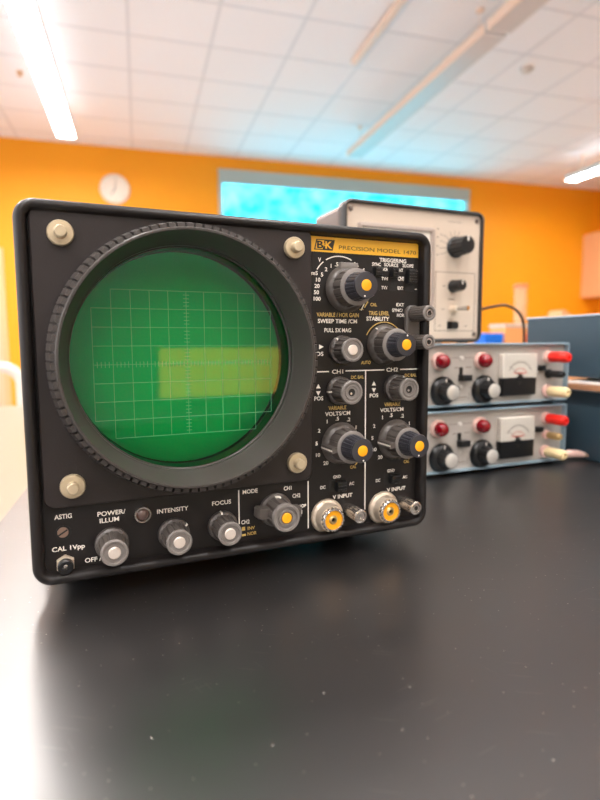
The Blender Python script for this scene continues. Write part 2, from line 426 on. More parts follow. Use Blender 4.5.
for ya, yb, wa in ((2.9, 5.3, 280), (.46, 2.86, 190)):
    pendant(-1.62, ya, yb, True, 'added wide lit lamp along the added left windows, unseen, brightening the bench reflection', 'added lamps out of view', wa)  # wide lamps added only to brighten the bench top at left
for xa in (-.613, 2.33):
    pendant(xa, -3.42, -1.24, True, 'added lit ceiling lamp at the camera end of the room, unseen, lighting the scope front', 'added lamps out of view')  # added behind the camera to light the scope front
pendant(5.30, 3.55, 5.95, True, 'lit ceiling lamp on a white rod near the orange wall, at the right edge', None)
pendant(5.30, 0.9, 3.3, True, 'added lit ceiling lamp, unseen, continuing the right row away from the orange wall', 'added lamps out of view')  # guessed unit of the right row, added for room light
pendant(2.33, 3.35, 5.85, False, 'unlit long ceiling lamp housing running toward the cyan window', None)
pendant(2.33, 0.85, 3.31, False, 'unlit ceiling lamp housing nearer the camera in the middle row', None)
# ceiling track
t = thing('ceiling_track', 'slim white tube track under the ceiling, ending left of the unlit lamp', 'ceiling track', (1.735, 3.0, ZC - .06), 0)
mb = MB(); mb.rr(-24, 24, 0, 44, 8, [(6, -1370), (0, -1364), (0, 1364), (6, 1370)]); mb.build('track', M_lampside, t)
for yy in (-1.1, 0.0, 1.1):
    mb = MB(); mb.box(-10, 10, yy * 1000 - 10, yy * 1000 + 10, 43, 60); mb.build('bracket', M_lampbody, t)
# smoke detector, sprinkler
mb = MB(); mb.lathe(0, 0, [(52, 0), (52, 10), (40, 26), (24, 34), (22, 36)], 28)
o = mb.build('smoke_detector', M_whiteplastic, None, (3.19, 4.13, ZC)); o.rotation_euler = (PI / 2, 0, 0)
tag(o, 'small round white smoke detector on the ceiling tiles at upper right', 'smoke detector')
mb = MB(); mb.lathe(0, 0, [(26, 0), (26, 4), (9, 8), (9, 26), (20, 28), (20, 30)], 20)
o = mb.build('sprinkler_head', M_brass, None, (-.885, 5.34, ZC)); o.rotation_euler = (PI / 2, 0, 0)
tag(o, 'tiny brass sprinkler head in the ceiling left of the lit lamp', 'sprinkler')

# wall clock ---------------------------------------------------------
t = thing('wall_clock', 'round white wall clock on the orange wall above the oscilloscope', 'clock', (-.209, Y1, CAM_Z + 1.80))
mb = MB(); mb.lathe(0, 0, [(168, 0), (170, 10), (168, 34), (160, 40), (152, 36), (150, 26)], 48, cap1=False); mb.build('clock_case', M_clockrim, t)
mb = MB(); mb.lathe(0, 0, [(151, 20), (151, 25)], 48)
fc = mb.build('clock_face', M_clock, t)
for k in range(12):
    a = k * PI / 6
    mb = MB(); mb.line(118 * math.sin(a), 118 * math.cos(a), 138 * math.sin(a), 138 * math.cos(a), 6 if k % 3 == 0 else 3, 25.1, 25.6); mb.build('hour_mark', M_vline, fc)
mb = MB(); mb.line(10, 18, -42, -62, 9, 27, 28.5); mb.build('hour_hand', M_vframe, t)
mb = MB(); mb.line(0, -20, 12, 112, 6, 29, 30.5); mb.lathe(0, 0, [(7, 26), (7, 32)], 16); mb.build('minute_hand', M_vframe, t)

# wall cabinet on right wall ------------------------------------------
t = thing('wall_cabinet', 'peach laminate wall cabinet hung in the far right corner', 'cabinet', (6.52, 6.1, CAM_Z + .67))
mb = MB(); mb.box(20, 340, -900, 880, 0, 940, 0); mb.build('cabinet_body', M_peach, t, smooth=False)
for y0_, y1_ in ((-898, -12), (-8, 878)):
    mb = MB(); mb.box(0, 19, y0_, y1_, 2, 938); dd = mb.build('cabinet_door', M_peach, t, smooth=False)
    mb = MB(); yk = -60 if y0_ < -500 else 40
    mb.tube([(-2, yk, 60), (-22, yk, 60), (-22, yk, 170), (-2, yk, 170)], 5); mb.build('pull_handle', M_chrome, dd)

# ================================================================== BENCHES
t = thing('lab_bench', 'black epoxy topped lab bench with fine scratches and dust, carrying the instruments', 'bench', (0, 0, 0))
mb = MB(); mb.box(-108, 2500, -1300, 320, 884, 920, 0, 0); mb.build('bench_top', M_bench, t, smooth=False)
mb = MB(); mb.box(-60, 2460, -1250, 240, 90, 884); mb.build('base_cabinet', M_peach, t, smooth=False)
mb = MB(); mb.box(-40, 2440, -1230, 180, 0, 90); mb.build('plinth', M_vframe, t, smooth=False)

t = thing('white_table', 'cream topped table behind the left end of the black bench', 'table', (-1.14, 1.8, 0))
mb = MB(); mb.rr(-1050, 960, -1000, 950, 30, [(2, 0), (0, 3), (0, 27), (2, 30)])
o = mb.build('table_top', M_creamtop, t); o.rotation_euler = (-PI / 2, 0, 0); o.location = (0, 0, CAM_Z - .277 - .030)
# flip so that d points up
o.rotation_euler = (-PI / 2, 0, 0)
for sx in (-980, 950):
    for sy in (-900, 900):
        mb = MB(); mb.box(sx - 22, sx + 22, sy - 22, sy + 22, 0, (CAM_Z - .307) * 1000); mb.build('leg', M_lampbody, t, smooth=False)

t = thing('white_chair', 'white plastic chair with rounded open back behind the cream table', 'chair', (-.80, 3.12, 0))
mb = MB()
ring = lambda i, d: rect(-240 + i, 240 - i, 560 + i, 972 - i, d, max(6, 120 - i))
def tube_ring(mb, path, r, n=10):
    pts = [Vector(p) for p in path]; N_ = len(pts); rings = []
    for i in range(N_):
        tt = (pts[(i + 1) % N_] - pts[i - 1]).normalized(); a = Vector((0, 1, 0)); b_ = tt.cross(a).normalized()
        rings.append([mb.v(*(pts[i] + a * r * .6 * math.cos(2 * PI * j / n) + b_ * r * math.sin(2 * PI * j / n))) for j in range(n)])
    for i in range(N_):
        for j in range(n): mb.f([rings[i][j], rings[i][(j + 1) % n], rings[(i + 1) % N_][(j + 1) % n], rings[(i + 1) % N_][j]])
tube_ring(mb, ring(28, 0), 28); mb.box(-215, 215, -6, 6, 620, 690)
mb.build('backrest', M_whiteplastic, t)
mb = MB(); mb.box(-225, 225, 10, 440, 440, 470, 0, 8); mb.build('seat', M_whiteplastic, t)
for sx in (-205, 205):
    mb = MB(); mb.tube([(sx, 0, 590), (sx, 18, 450), (sx * 1.06, -20, 0)], 15); mb.build('leg', M_lampbody, t)
    mb = MB(); mb.tube([(sx, 410, 440), (sx * 1.06, 440, 0)], 15); mb.build('leg', M_lampbody, t)

# bench further back with small lab things
t = thing('back_bench', 'pale lab bench further back, mostly hidden behind the instruments', 'bench', (2.6, 2.95, 0))
mb = MB(); mb.box(-1100, 1400, -400, 350, 884, 920); mb.build('bench_top', M_creamtop, t, smooth=False)
mb = MB(); mb.box(-1050, 1350, -370, 320, 0, 884); mb.build('base_cabinet', M_peach, t, smooth=False)
# blue box
t = thing('storage_box', 'small bright blue box on the back bench right of the beige meter', 'box', (2.033, 2.9, TZ))
mb = MB(); mb.rr(-62, 62, 0, 150, 5, [(3, -60), (0, -57), (0, 57), (3, 60)]); mb.build('box_body', M_bluebox, t)
mb = MB(); mb.rr(-64, 64, 150, 192, 6, [(3, -62), (0, -59), (0, 59), (3, 62)]); mb.build('lid', M_bluebox, t)
# orange tray bin
t = thing('storage_bin', 'peach orange plastic bin on the back bench beside the blue box', 'bin', (2.205, 2.92, TZ))
mb = MB(); mb.rr(-96, 96, 0, 235, 14, [(4, -80), (0, -76), (0, 70), (4, 75)]); mb.build('bin_body', M_orbox, t)
mb = MB(); mb.rr(-100, 100, 226, 246, 8, [(3, -84), (0, -80), (0, 76), (3, 80)]); mb.build('rim', M_whiteplastic, t)
mb = MB(); mb.rr(40, 80, 130, 190, 4, [(0, 74), (1, 77)]); mb.build('bin_label', M_pinkcap, t)
# graduated cylinder
t = thing('measuring_cylinder', 'tall translucent measuring cylinder with coral collar on the back bench', 'cylinder', (2.41, 3.10, TZ))
mb = MB(); mb.hexa(0, 0, 62, 0, 14); o = mb.build('foot', M_orbox, t); o.rotation_euler = (PI / -2, 0, 0); o.rotation_euler = (-PI / 2, 0, 0)
mb = MB(); mb.lathe(0, 0, [(40, 12), (40, 505), (44, 515), (36, 515), (36, 20)], 32, cap1=True)
o = mb.build('tube', M_tube, t); o.rotation_euler = (-PI / 2, 0, 0)
mb = MB(); mb.lathe(0, 0, [(41, 488), (46, 490), (46, 506), (41, 508)], 24, cap0=False, cap1=False); o = mb.build('collar', M_pinkcap, t); o.rotation_euler = (-PI / 2, 0, 0)
# slanted pale block
mb = MB(); mb.poly([(-110, 0), (60, 0), (30, 246), (-84, 334), (-110, 322)], -60, 60)
o = mb.build('sloped_block', M_peach, None, (2.62, 2.9, TZ), smooth=False)
tag(o, 'pale peach sloped block peeking over the blue cabinets', 'block')

# ================================================================== OSCILLOSCOPE
ZG = 126.0     # screen centre above the bench, mm
scope = thing('oscilloscope', 'black vintage oscilloscope with big round green screen at front of bench', 'oscilloscope', (0.0261, 0.3162, TZ), math.radians(7.384))
S = (0, 0, ZG / 1000)
def part(mb, name, mats, parent=None, **k):
    if parent is None or parent is scope: return mb.build(name, mats, scope, S, **k)
    return mb.build(name, mats, parent, **k)
# cabinet
mb = MB(); mb.rr(-80, 156.5, -110, 78, 8, [(4, -340), (0, -335), (0, -18)], cap1=True); part(mb, 'cabinet', M_cab)
# front frame
mb = MB(); mb.rr(-84, 160.5, -114, 82, 10, [(1.5, -16), (0, -14), (0, 5.2), (.5, 7.2), (1.6, 8.5), (3.0, 9), (4.4, 8.6), (5.4, 7.4), (5.8, 5.5), (6.2, 0.5)], cap0=False, cap1=False, seg=9)
part(mb, 'front_frame', M_trim)
# control panel
mb = MB(); annulus(mb, -79, 155.5, -109, 77, 6, 66, -2, 2, .05, 0, 2.2); panel = part(mb, 'control_panel', M_panel)
# name strip
mb = MB(); mb.poly([(72.0, 66.2), (153.4, 66.6), (153.4, 75.6), (72.0, 75.3)], 2, 2.5); strip = part(mb, 'name_strip', M_strip)
mb = MB()
mb.text('PRECISION MODEL 1470', 94.5, 68.4, 57.0, 2.4, 2.65, 0, bold=0.0)
mb.poly([(79.2, 73.7), (77.6, 67.3), (90.2, 67.3), (91.8, 73.7)], 2.5, 2.6, 0)
mb.poly([(79.8, 73.1), (78.6, 67.9), (83.4, 67.9), (84.6, 73.1)], 2.6, 2.64, 1)
mb.text('B', 79.6, 68.4, 4.2, 4.2, 2.7, 0, bold=0.03)
mb.text('&', 83.6, 69.6, 1.8, 2.0, 2.75, 1, bold=0.01)
mb.text('K', 85.2, 68.4, 4.8, 4.2, 2.7, 1, bold=0.03)
mb.build('strip_lettering', [M_ink, M_strip], strip, smooth=False, recalc=False)

# lettering and panel lines
T = [('V',80.6,60.3,2.0,'W'),('TRIGGERING',124.1,62.6,20.2,'W'),('SYNC',118.6,59.9,6.5,'W'),('SOURCE',127.5,60.0,10.7,'W'),('SLOPE',141.6,60.1,8.4,'W'),
('NOR',126.3,57.0,3.9,'W'),('TVH',125.6,51.1,4.7,'W'),('TVV',125.6,45.4,4.5,'W'),('INT',138.4,57.0,3.6,'W'),('CH1',138.0,51.4,4.6,'W'),('EXT',138.0,45.5,4.4,'W'),
('+',151.4,56.6,1.8,'W'),('-',151.4,45.4,1.5,'W'),('EXT',137.2,34.8,6.0,'W'),('SYNC/',134.1,31.2,8.0,'W'),('HOR',137.7,28.0,5.7,'W'),('CAL',117.5,34.4,4.8,'Y'),
('TRIG LEVEL',116.3,28.8,15.4,'Y'),('STABILITY',114.7,25.3,17.1,'W'),('VARIABLE / HOR GAIN',79.5,27.3,29.6,'Y'),('SWEEP TIME /CM',80.3,23.4,27.5,'W'),('PULL 5X MAG',84.8,17.8,18.8,'W'),
('CH1',90.1,-8.1,7.9,'W'),('CH2',130.1,-7.8,9.0,'W'),('AUTO',111.1,-2.5,6.9,'Y'),('DC BAL',103.8,-11.8,9.5,'Y'),('DC BAL',144.6,-11.6,9.2,'Y'),
('POS',77.8,-24.5,6.2,'W'),('POS',117.6,-24.3,6.4,'W'),('VARIABLE',87.6,-31.0,12.7,'Y'),('VARIABLE',128.8,-30.7,12.4,'Y'),('VOLTS/CM',85.3,-34.7,17.9,'W'),('VOLTS/CM',125.6,-34.4,18.2,'W'),
('POS',76.7,3.2,7.4,'W'),('ASTIG',-72.5,-80.3,8.5,'W'),('POWER/',-51.3,-81.4,14.5,'W'),('ILLUM',-50.3,-85.2,10.0,'W'),('CAL 1Vpp',-74.4,-97.6,16.1,'W'),('OFF /',-58.6,-106.0,8.4,'W'),
('INTENSITY',-19.9,-84.0,17.7,'W'),('FOCUS',11.7,-83.3,11.5,'W'),('MODE',30.4,-78.5,9.5,'W'),('CH1',56.9,-79.3,5.1,'W'),('CH2',62.7,-84.7,5.3,'W'),('CHOP',65.1,-91.6,6.9,'W'),
('CH2',29.3,-97.0,5.2,'W'),('INV',33.2,-101.0,4.6,'Y'),('NOR',33.1,-104.4,5.8,'Y'),('GND',91.1,-75.4,5.4,'W'),('DC',81.9,-81.3,3.7,'W'),('AC',102.7,-81.0,3.7,'W'),('V INPUT',90.7,-88.8,14.4,'W'),
('GND',131.7,-75.4,5.7,'W'),('DC',122.8,-81.1,3.4,'W'),('AC',144.0,-80.9,3.7,'W'),('V INPUT',131.5,-88.7,14.9,'W'),('CAL',103.4,-70.1,4.6,'Y'),('CAL',144.7,-70.3,4.4,'Y'),('.01',102.6,-65.9,3.5,'W'),('.01',143.0,-65.7,3.7,'W')]
NUM = [('5',83.2,52.6),('2',86.0,55.9),('1',89.4,58.1),('.5',93.2,59.2),('.2',97.2,59.3),('.1',101.9,58.7),('50',105.6,57.0),('mS',78.2,53.3),('10',80.6,49.4),('20',79.8,45.6),('50',79.4,41.8),('100',79.9,37.9),('\u00b5S',111.6,56.5),
('.5',93.9,-36.9),('1',86.7,-38.3),('.2',102.1,-37.9),('.1',106.9,-43.4),('2',81.1,-43.8),('5',79.3,-51.8),('10',80.3,-59.2),('20',85.8,-64.9),('.5',134.1,-36.9),('1',127.5,-38.1),('.2',143.0,-37.9),('.1',148.1,-43.4),('2',121.2,-43.5),('5',119.9,-51.3),('10',121.6,-59.1),('20',126.0,-64.6)]
mb = MB(); IDX = {'W': 0, 'Y': 1}
small = {'NOR', 'TVH', 'TVV', 'INT', 'GND', 'DC', 'AC', 'CAL', 'AUTO', 'DC BAL', 'SYNC', 'SOURCE', 'SLOPE', 'SYNC/', 'HOR', '.01', 'EXT', 'CHOP', 'INV'}
for s_, x, z, w, c in T:
    mb.text(s_, x, z, w, 2.0 if s_ in small else 2.45, 2.15, IDX[c], bold=0.02)
for s_, x, z in NUM: mb.text(s_, x, z - 1.0, None, 2.3, 2.15, 0, 'CENTER', bold=0.02)
mb.line(79.5, -6.7, 87.9, -6.7, .7, 2, 2.2); mb.line(99.7, -6.6, 128.4, -6.6, .7, 2, 2.2); mb.line(140.8, -6.6, 154.2, -6.6, .7, 2, 2.2)
mb.line(114.4, -6.6, 114.6, -98.6, .7, 2, 2.2); mb.line(73.4, -75.2, 73.4, -105.6, .7, 2, 2.2); mb.line(28.0, -75.8, 28.0, -96.6, .7, 2, 2.2)
mb.arc(95.4, 46, 18.3, 63, 121, .6, 2, 2.2); mb.arc(95.4, 46, 18.3, 44, 56, .6, 2, 2.2); mb.arc(95.4, 46, 18.3, 128, 148, .6, 2, 2.2)
mb.arc(128.2, 9.8, 14.6, 25, 155, .5, 2, 2.2, 1)
for cx, cz in ((80.6, -15.8), (120.7, -15.4)):
    mb.poly([(cx - 1.5, cz - 1.2), (cx + 1.5, cz - 1.2), (cx, cz + 1.5)], 2, 2.2); mb.poly([(cx - 1.5, cz - 3.0), (cx, cz - 5.7), (cx + 1.5, cz - 3.0)], 2, 2.2)
mb.poly([(81.2, 7.2), (84.2, 8.7), (81.2, 10.2)], 2, 2.2); mb.poly([(79.6, 7.2), (76.6, 8.7), (79.6, 10.2)], 2, 2.2)
for cx, cz in ((108.5, -66.6), (150.0, -66.3)): mb.line(cx - 1.3, cz - 1.4, cx + 1.3, cz + 1.4, .7, 2, 2.2, 1)
mb.line(110.8, 31.6, 113.2, 36.2, .6, 2, 2.2, 0); mb.line(113.2, 33.4, 115.8, 37.2, .8, 2, 2.2, 1); mb.line(109.6, 32.2, 112.4, 32.2, .5, 2, 2.2, 1)
mb.box(29.6, 31.6, 2, 2.2, -101.0, -98.8, 1); mb.box(29.6, 32.0, 2, 2.2, -104.4, -103.2, 1)
part(mb, 'lettering', [M_white, M_yel], panel, smooth=False, recalc=False)

# screen surround plate with thumb nuts
mb = MB(); annulus(mb, -77, 74.5, -73.5, 78.5, 5.5, 66, 2, 6, .6, 0, 2.2); part(mb, 'screen_plate', M_plate)
for x, z in ((-63.0, 65.8), (62.6, 66.4), (-62.9, -62.2), (63.6, -61.4)):
    mb = MB(); mb.lathe(x, z, [(5.6, 6), (6.3, 6.4), (6.3, 8.4), (5.8, 9.1), (3.3, 9.3)], 32); nut = part(mb, 'thumb_nut', M_beige)
    mb = MB(); mb.lathe(x, z, [(3.1, 9.2), (3.0, 13.6), (2.5, 14.2)], 24); part(mb, 'hex_stud', M_beige, nut)
# bezel ring
RZ = 2.2     # the round opening sits a little above the graticule centre
mb = MB()
mb.lathe(0, RZ, [(61.6, -12), (61.6, 1.0), (62.2, 1.6), (62.2, 5), (63.0, 6), (66.2, 23.6), (66.8, 24.6), (67.8, 24.6), (68.3, 24.0), (70.6, 12.5), (72.3, 10.5), (72.5, 6)], 128, cap0=False, cap1=False)
ring_o = part(mb, 'bezel_ring', M_ring)
mb = MB()
nk = 96
for k in range(nk):
    a = 2 * PI * k / nk; w = 2 * PI / nk * .74
    pr = [(70.9, 12.4), (72.6, 12.8), (72.1, 16.0), (70.5, 22.6), (68.4, 22.9)]
    r0 = [(r * math.cos(a), d, RZ + r * math.sin(a)) for r, d in pr]; r1 = [(r * math.cos(a + w), d, RZ + r * math.sin(a + w)) for r, d in pr]
    mb.loft([r0, r1])
part(mb, 'knurled_rim', M_ring, ring_o)
# tube face and green filter
mb = MB(); mb.lathe(0, RZ, [(61.4, -16), (55, -12.6), (45, -10.4), (30, -9.0), (15, -8.2), (.5, -8)], 64, cap0=False); part(mb, 'tube_face', M_phos)
mb = MB(); mb.lathe(0, RZ, [(61.5, -2.4), (61.5, -.2)], 96); filt = part(mb, 'screen_filter', M_filter, smooth=False)
mb = MB()
for i in range(-5, 6):
    h = 40 if abs(i) < 5 else 30
    mb.line(i * 10, -h, i * 10, h, .26, -.15, .05)
for j in range(-4, 5):
    w = 50 if abs(j) < 4 else 40
    mb.line(-w, j * 10, w, j * 10, .26, -.15, .05)
for k in range(-24, 25):
    mb.line(k * 2, -1.6, k * 2, 1.6, .3, -.15, .05)
for k in range(-19, 20):
    mb.line(-1.6, k * 2, 1.6, k * 2, .3, -.15, .05)
part(mb, 'graticule', M_grat, filt, smooth=False)

# knobs ---------------------------------------------------------------
def knob(x, z, rb, rf, d1, capm, capr, name='control_knob', fl=14, point=None, hole=False):
    mb = MB()
    mb.lathe(x, z, [(rb - .3, 2.1), (rb, 2.8), (rb - .1, 5.2), (rb - 1.0, 6.0), (rb - 1.3, 6.2), (rf + .2, d1 - 2.2)], 140, cap1=True, fl=fl, fdep=.75, fr=(4, 5), duty=.3)
    k = part(mb, name, M_knob)
    mb = MB(); mb.lathe(x, z, [(rf + .1, d1 - 2.3), (rf + .25, d1 - .5), (rf - .2, d1), (rf - 1.1, d1), (rf - 1.6, d1 - .9), (.4, d1 - .9)], 40, cap0=False); part(mb, 'face_rim', M_rim, k)
    if capm:
        mb = MB(); mb.lathe(x, z, [(capr, d1 - 1.0), (capr, d1 - .2), (capr - .4, d1 + .2), (.3, d1 + .25)], 28, cap0=False); part(mb, 'cap', capm, k)
    if hole:
        mb = MB(); mb.lathe(x, z, [(rf - 2.4, d1 - .9), (rf - 2.6, d1 - .3), (rf - 3.2, d1 - .3), (rf - 3.5, d1 - .9)], 36, cap0=False, cap1=False); mb.lathe(x, z, [(2.3, d1 - .85), (2.3, d1 - .8)], 24, 1); mb.lathe(x - .5, z - .6, [(.8, d1 - .78), (.8, d1 - .6)], 12, 2)
        part(mb, 'trimmer_hole', [M_rim, M_black, M_chrome], k)
    if point is not None:
        a = math.radians(point); c, s_ = math.cos(a), math.sin(a)
        mb = MB(); mb.line(x + (rb - 2.1) * c, z + (rb - 2.1) * s_, x + (rb + .1) * c, z + (rb + .1) * s_, .9, 3.0, 6.3); part(mb, 'pointer', M_white, k)
    return k
knob(-44.6, -96.8, 8.9, 6.8, 19.5, M_cap, 3.2)
knob(-11.1, -96.2, 8.9, 6.8, 19.8, M_cap, 3.2, point=35)
knob(17.4, -95.6, 8.8, 6.6, 19.8, M_cap, 3.2, point=97)
knob(96.5, 6.8, 8.9, 7.0, 17.8, M_cap, 3.2, point=125)
knob(94.9, -18.8, 8.9, 7.0, 20.0, None, 0, hole=True, point=183)
knob(136.8, -18.6, 8.9, 7.0, 19.2, None, 0, hole=True, point=60)
def dual(x, z, rb, rm, dm, ri, d1, skirtpt, bar=False, dot=260):
    mb = MB()
    mb.lathe(x, z, [(rb - .4, 2.1), (rb, 2.6), (rb - .3, 3.6), (rm + 1.0, 6.2), (rm + .2, 6.6), (rm - .4, dm)], 160, fl=14, fdep=.7, fr=(4, 5), duty=.25)
    k = part(mb, 'dual_knob', M_knob)
    mb = MB(); mb.lathe(x, z, [(rm - .3, dm - .1), (rm - .2, dm + .6), (rm - .8, dm + 1.0), (ri, dm + 1.0)], 48, cap0=False); part(mb, 'face_rim', M_rim, k)
    mb = MB(); mb.lathe(x, z, [(ri + .2, dm + .4), (ri + .3, dm + 1.5), (ri + .2, dm + 1.8), (ri - .8, d1 - 1.6)], 160, fl=20, fdep=.45, fr=(2, 3), duty=.3, cap0=False)
    part(mb, 'inner_knob', M_dark, k)
    mb = MB(); mb.lathe(x, z, [(ri - .8, d1 - 1.7), (ri - .5, d1 - .9), (ri - .8, d1 - .1), (ri - 1.6, d1), (.4, d1)], 40, cap0=False); part(mb, 'inner_knob_face', M_dark, k)
    mb = MB(); mb.lathe(x, z, [(3.3, d1 - .3), (3.3, d1 + .15), (3.0, d1 + .3), (.3, d1 + .3)], 28, cap0=False); part(mb, 'cap', M_orange, k)
    a = math.radians(dot); mb = MB(); mb.lathe(x + (ri - 2.0) * math.cos(a), z + (ri - 2.0) * math.sin(a), [(.55, d1 - .2), (.5, d1 + .1)], 10); part(mb, 'index_dot', M_white, k)
    a = math.radians(skirtpt); c, s_ = math.cos(a), math.sin(a)
    if bar:
        mb = MB(); mb.line(x + (rb + .2) * c, z + (rb + .2) * s_, x + (rm - 1.5) * c, z + (rm - 1.5) * s_, 3.4, 2.3, 17.3); part(mb, 'pointer_fin', M_knob, k)
        mb = MB(); mb.line(x + (rb + .15) * c, z + (rb + .15) * s_, x + (rb + .45) * c, z + (rb + .45) * s_, 1.0, 2.6, 17.4); part(mb, 'pointer', M_white, k)
    else:
        mb = MB(); mb.line(x + (rm + .6) * c, z + (rm + .6) * s_, x + (rb - .2) * c, z + (rb - .2) * s_, .8, 3.0, 5.2); part(mb, 'pointer', M_white, k)
    return k
sw = dual(100.0, 44.6, 14.6, 11.4, 15.0, 8.4, 27.0, 75)
a = math.radians(88); mb = MB(); mb.box(94.0, 106.5, 3.0, 6.4, 56.0, 60.4, 0, 1.2); part(mb, 'pointer_tab', M_rim, sw)
dual(128.2, 9.8, 13.2, 10.4, 16.0, 7.6, 27.5, 125, dot=85)
dual(96.2, -52.8, 13.6, 10.4, 17.0, 7.9, 30.5, 186, True, 275)
dual(137.6, -53.4, 13.6, 10.4, 17.0, 7.9, 29.5, 184, True, 265)
# mode selector
x, z = 51.0, -90.4
mb = MB(); mb.lathe(x, z, [(10.2, 2.1), (10.4, 2.6), (10.2, 4.4), (9.2, 5.0)], 48); k = part(mb, 'mode_knob', M_knob)
mb = MB()
a = math.radians(-5); c, s_ = math.cos(a), math.sin(a)
def rot(px, pz): return (x + px * c - pz * s_, z + px * s_ + pz * c)
mb.loft([[(*rot(px * q, pz * q2),) for px, pz in ((-14.5, -3), (-13.5, -3.4), (13.5, -3.4), (14.5, -3), (14.5, 3), (13.5, 3.4), (-13.5, 3.4), (-14.5, 3))] for q, q2 in ((1, 1),)] and
        [[(rot(px * q, pz * q)[0], d, rot(px * q, pz * q)[1]) for px, pz in ((-14.5, -2.6), (-13.5, -3.4), (13.5, -3.4), (14.5, -2.6), (14.5, 2.6), (13.5, 3.4), (-13.5, 3.4), (-14.5, 2.6))] for q, d in ((1, 4.6), (.98, 10.5), (.9, 12.0))])
part(mb, 'handle_bar', M_knob, k)
mb = MB(); mb.lathe(x, z, [(8.6, 4.6), (8.2, 18)], 120, fl=10, fdep=.6, fr=(0, 1), duty=.3); part(mb, 'barrel', M_knob, k)
mb = MB(); mb.lathe(x, z, [(8.2, 17.8), (8.5, 20.4), (8.0, 21.8), (6.8, 21.8), (6.3, 20.6), (5.0, 20.6), (4.7, 21.4), (3.8, 21.4), (3.6, 20.6), (.4, 20.6)], 48, cap0=False); part(mb, 'face_rim', M_rim, k)
mb = MB(); mb.lathe(x, z, [(3.0, 20.4), (3.0, 21.6), (2.7, 21.9), (.3, 21.9)], 28, cap0=False); part(mb, 'cap', M_orange, k)
mb = MB(); mb.line(x + 2, z + 8.4, x - 1.2, z + 8.7, .9, 4.8, 7.5); mb.box(x + 13.2, x + 14.8, 8, 10, z - 2.6, z - .4); part(mb, 'pointer', M_white, k)
# pilot lamp, trimmer, cal jack
mb = MB(); mb.lathe(-27.8, -83.1, [(4.9, 2), (4.9, 3.6), (4.4, 4.3), (3.6, 4.3), (3.4, 3.2)], 36, cap1=False); pl = part(mb, 'pilot_lamp', M_chrome)
mb = MB(); mb.lathe(-27.8, -83.1, [(3.5, 3), (3.2, 3.7), (2, 4.5), (.3, 4.8)], 24, cap0=False); part(mb, 'lens', M_jewel_dark, pl)
mb = MB(); mb.lathe(-68.4, -87.8, [(4.0, 1.9), (4.0, 2.2)], 28); tr = part(mb, 'trimmer_socket', M_black)
mb = MB(); mb.lathe(-68.7, -87.6, [(2.8, 2.2), (2.8, 2.6), (2.5, 2.9)], 24); mb.line(-71, -89, -66.4, -86.2, .8, 2.85, 2.95, 1); part(mb, 'trimmer_screw', [M_screw, M_black], tr)
mb = MB(); mb.hexa(-68.2, -104.6, 4.9, 2, 5.2, rot=PI / 6); cj = part(mb, 'test_jack', M_nickel)
mb = MB(); mb.lathe(-68.2, -104.6, [(3.9, 5.1), (3.9, 8.2), (3.3, 8.8), (1.6, 8.8), (1.5, 6.5)], 28); part(mb, 'jack_bushing', M_pblack, cj)
mb = MB(); mb.lathe(-68.2, -104.6, [(1.3, 6.5), (1.3, 7.4), (.8, 7.6)], 14); part(mb, 'jack_contact', M_chrome, cj)
# slide switches
def slide(x0, x1, z0, z1, hz0, hz1, hx0=None, hx1=None, ridges=True):
    mb = MB(); mb.box(x0, x1, 1.8, 2.12, z0, z1); sl = part(mb, 'slide_switch', M_black)
    mb = MB(); a0, a1 = (x0 + .6, x1 - .6) if hx0 is None else (hx0, hx1)
    mb.box(a0, a1, 2.1, 6.0, hz0, hz1, 0, .5)
    if ridges:
        n = max(2, int((hz1 - hz0) / 1.7)) if (hz1 - hz0) > (a1 - a0) * .8 or hx0 is None else 0
        for q in range(n):
            zz = hz0 + (q + .6) * (hz1 - hz0) / n; mb.box(a0 + .3, a1 - .3, 5.9, 6.6, zz - .3, zz + .3)
    part(mb, 'slider', M_pblack, sl)
slide(118.6, 124.9, 44.6, 59.0, 53.0, 58.6)
slide(131.6, 137.2, 44.6, 59.0, 53.0, 58.6)
slide(143.8, 151.0, 44.8, 59.0, 49.6, 58.4)
slide(88.2, 101.4, -84.0, -76.6, -83.4, -77.2, 92.6, 99.0)
slide(129.2, 141.4, -83.4, -76.4, -82.8, -77.0, 133.4, 139.8)
# input connectors and posts
for x, z in ((86.2, -99.0), (128.2, -99.0)):
    mb = MB(); mb.lathe(x, z, [(10.9, 2), (11.2, 2.6), (11.0, 4.0), (10.2, 4.8), (9.4, 5.0), (8.9, 5.6), (8.2, 10.6)], 48); bn = part(mb, 'input_connector', M_nickel)
    mb = MB(); mb.lathe(x, z, [(7.9, 10), (7.7, 12.4), (7.1, 13.0), (6.1, 13.0), (5.9, 11.0)], 160, cap0=False, cap1=False, fl=18, fdep=.7, fr=(0, 1, 2), duty=.4); part(mb, 'serrated_collar', M_chrome, bn)
    mb = MB(); mb.lathe(x, z, [(6.1, 10.4), (6.1, 12.0), (3.0, 12.0), (2.9, 11.0)], 40, cap0=False, cap1=False); part(mb, 'insulator', M_orange, bn)
    mb = MB(); mb.lathe(x, z, [(3.0, 10.7), (3.0, 11.8), (2.2, 12.8), (1.5, 12.8), (1.4, 10.6)], 28, cap1=False); mb.lathe(x, z, [(1.45, 10.5), (1.45, 10.8)], 16, 1); part(mb, 'center_socket', [M_brass, M_black], bn)
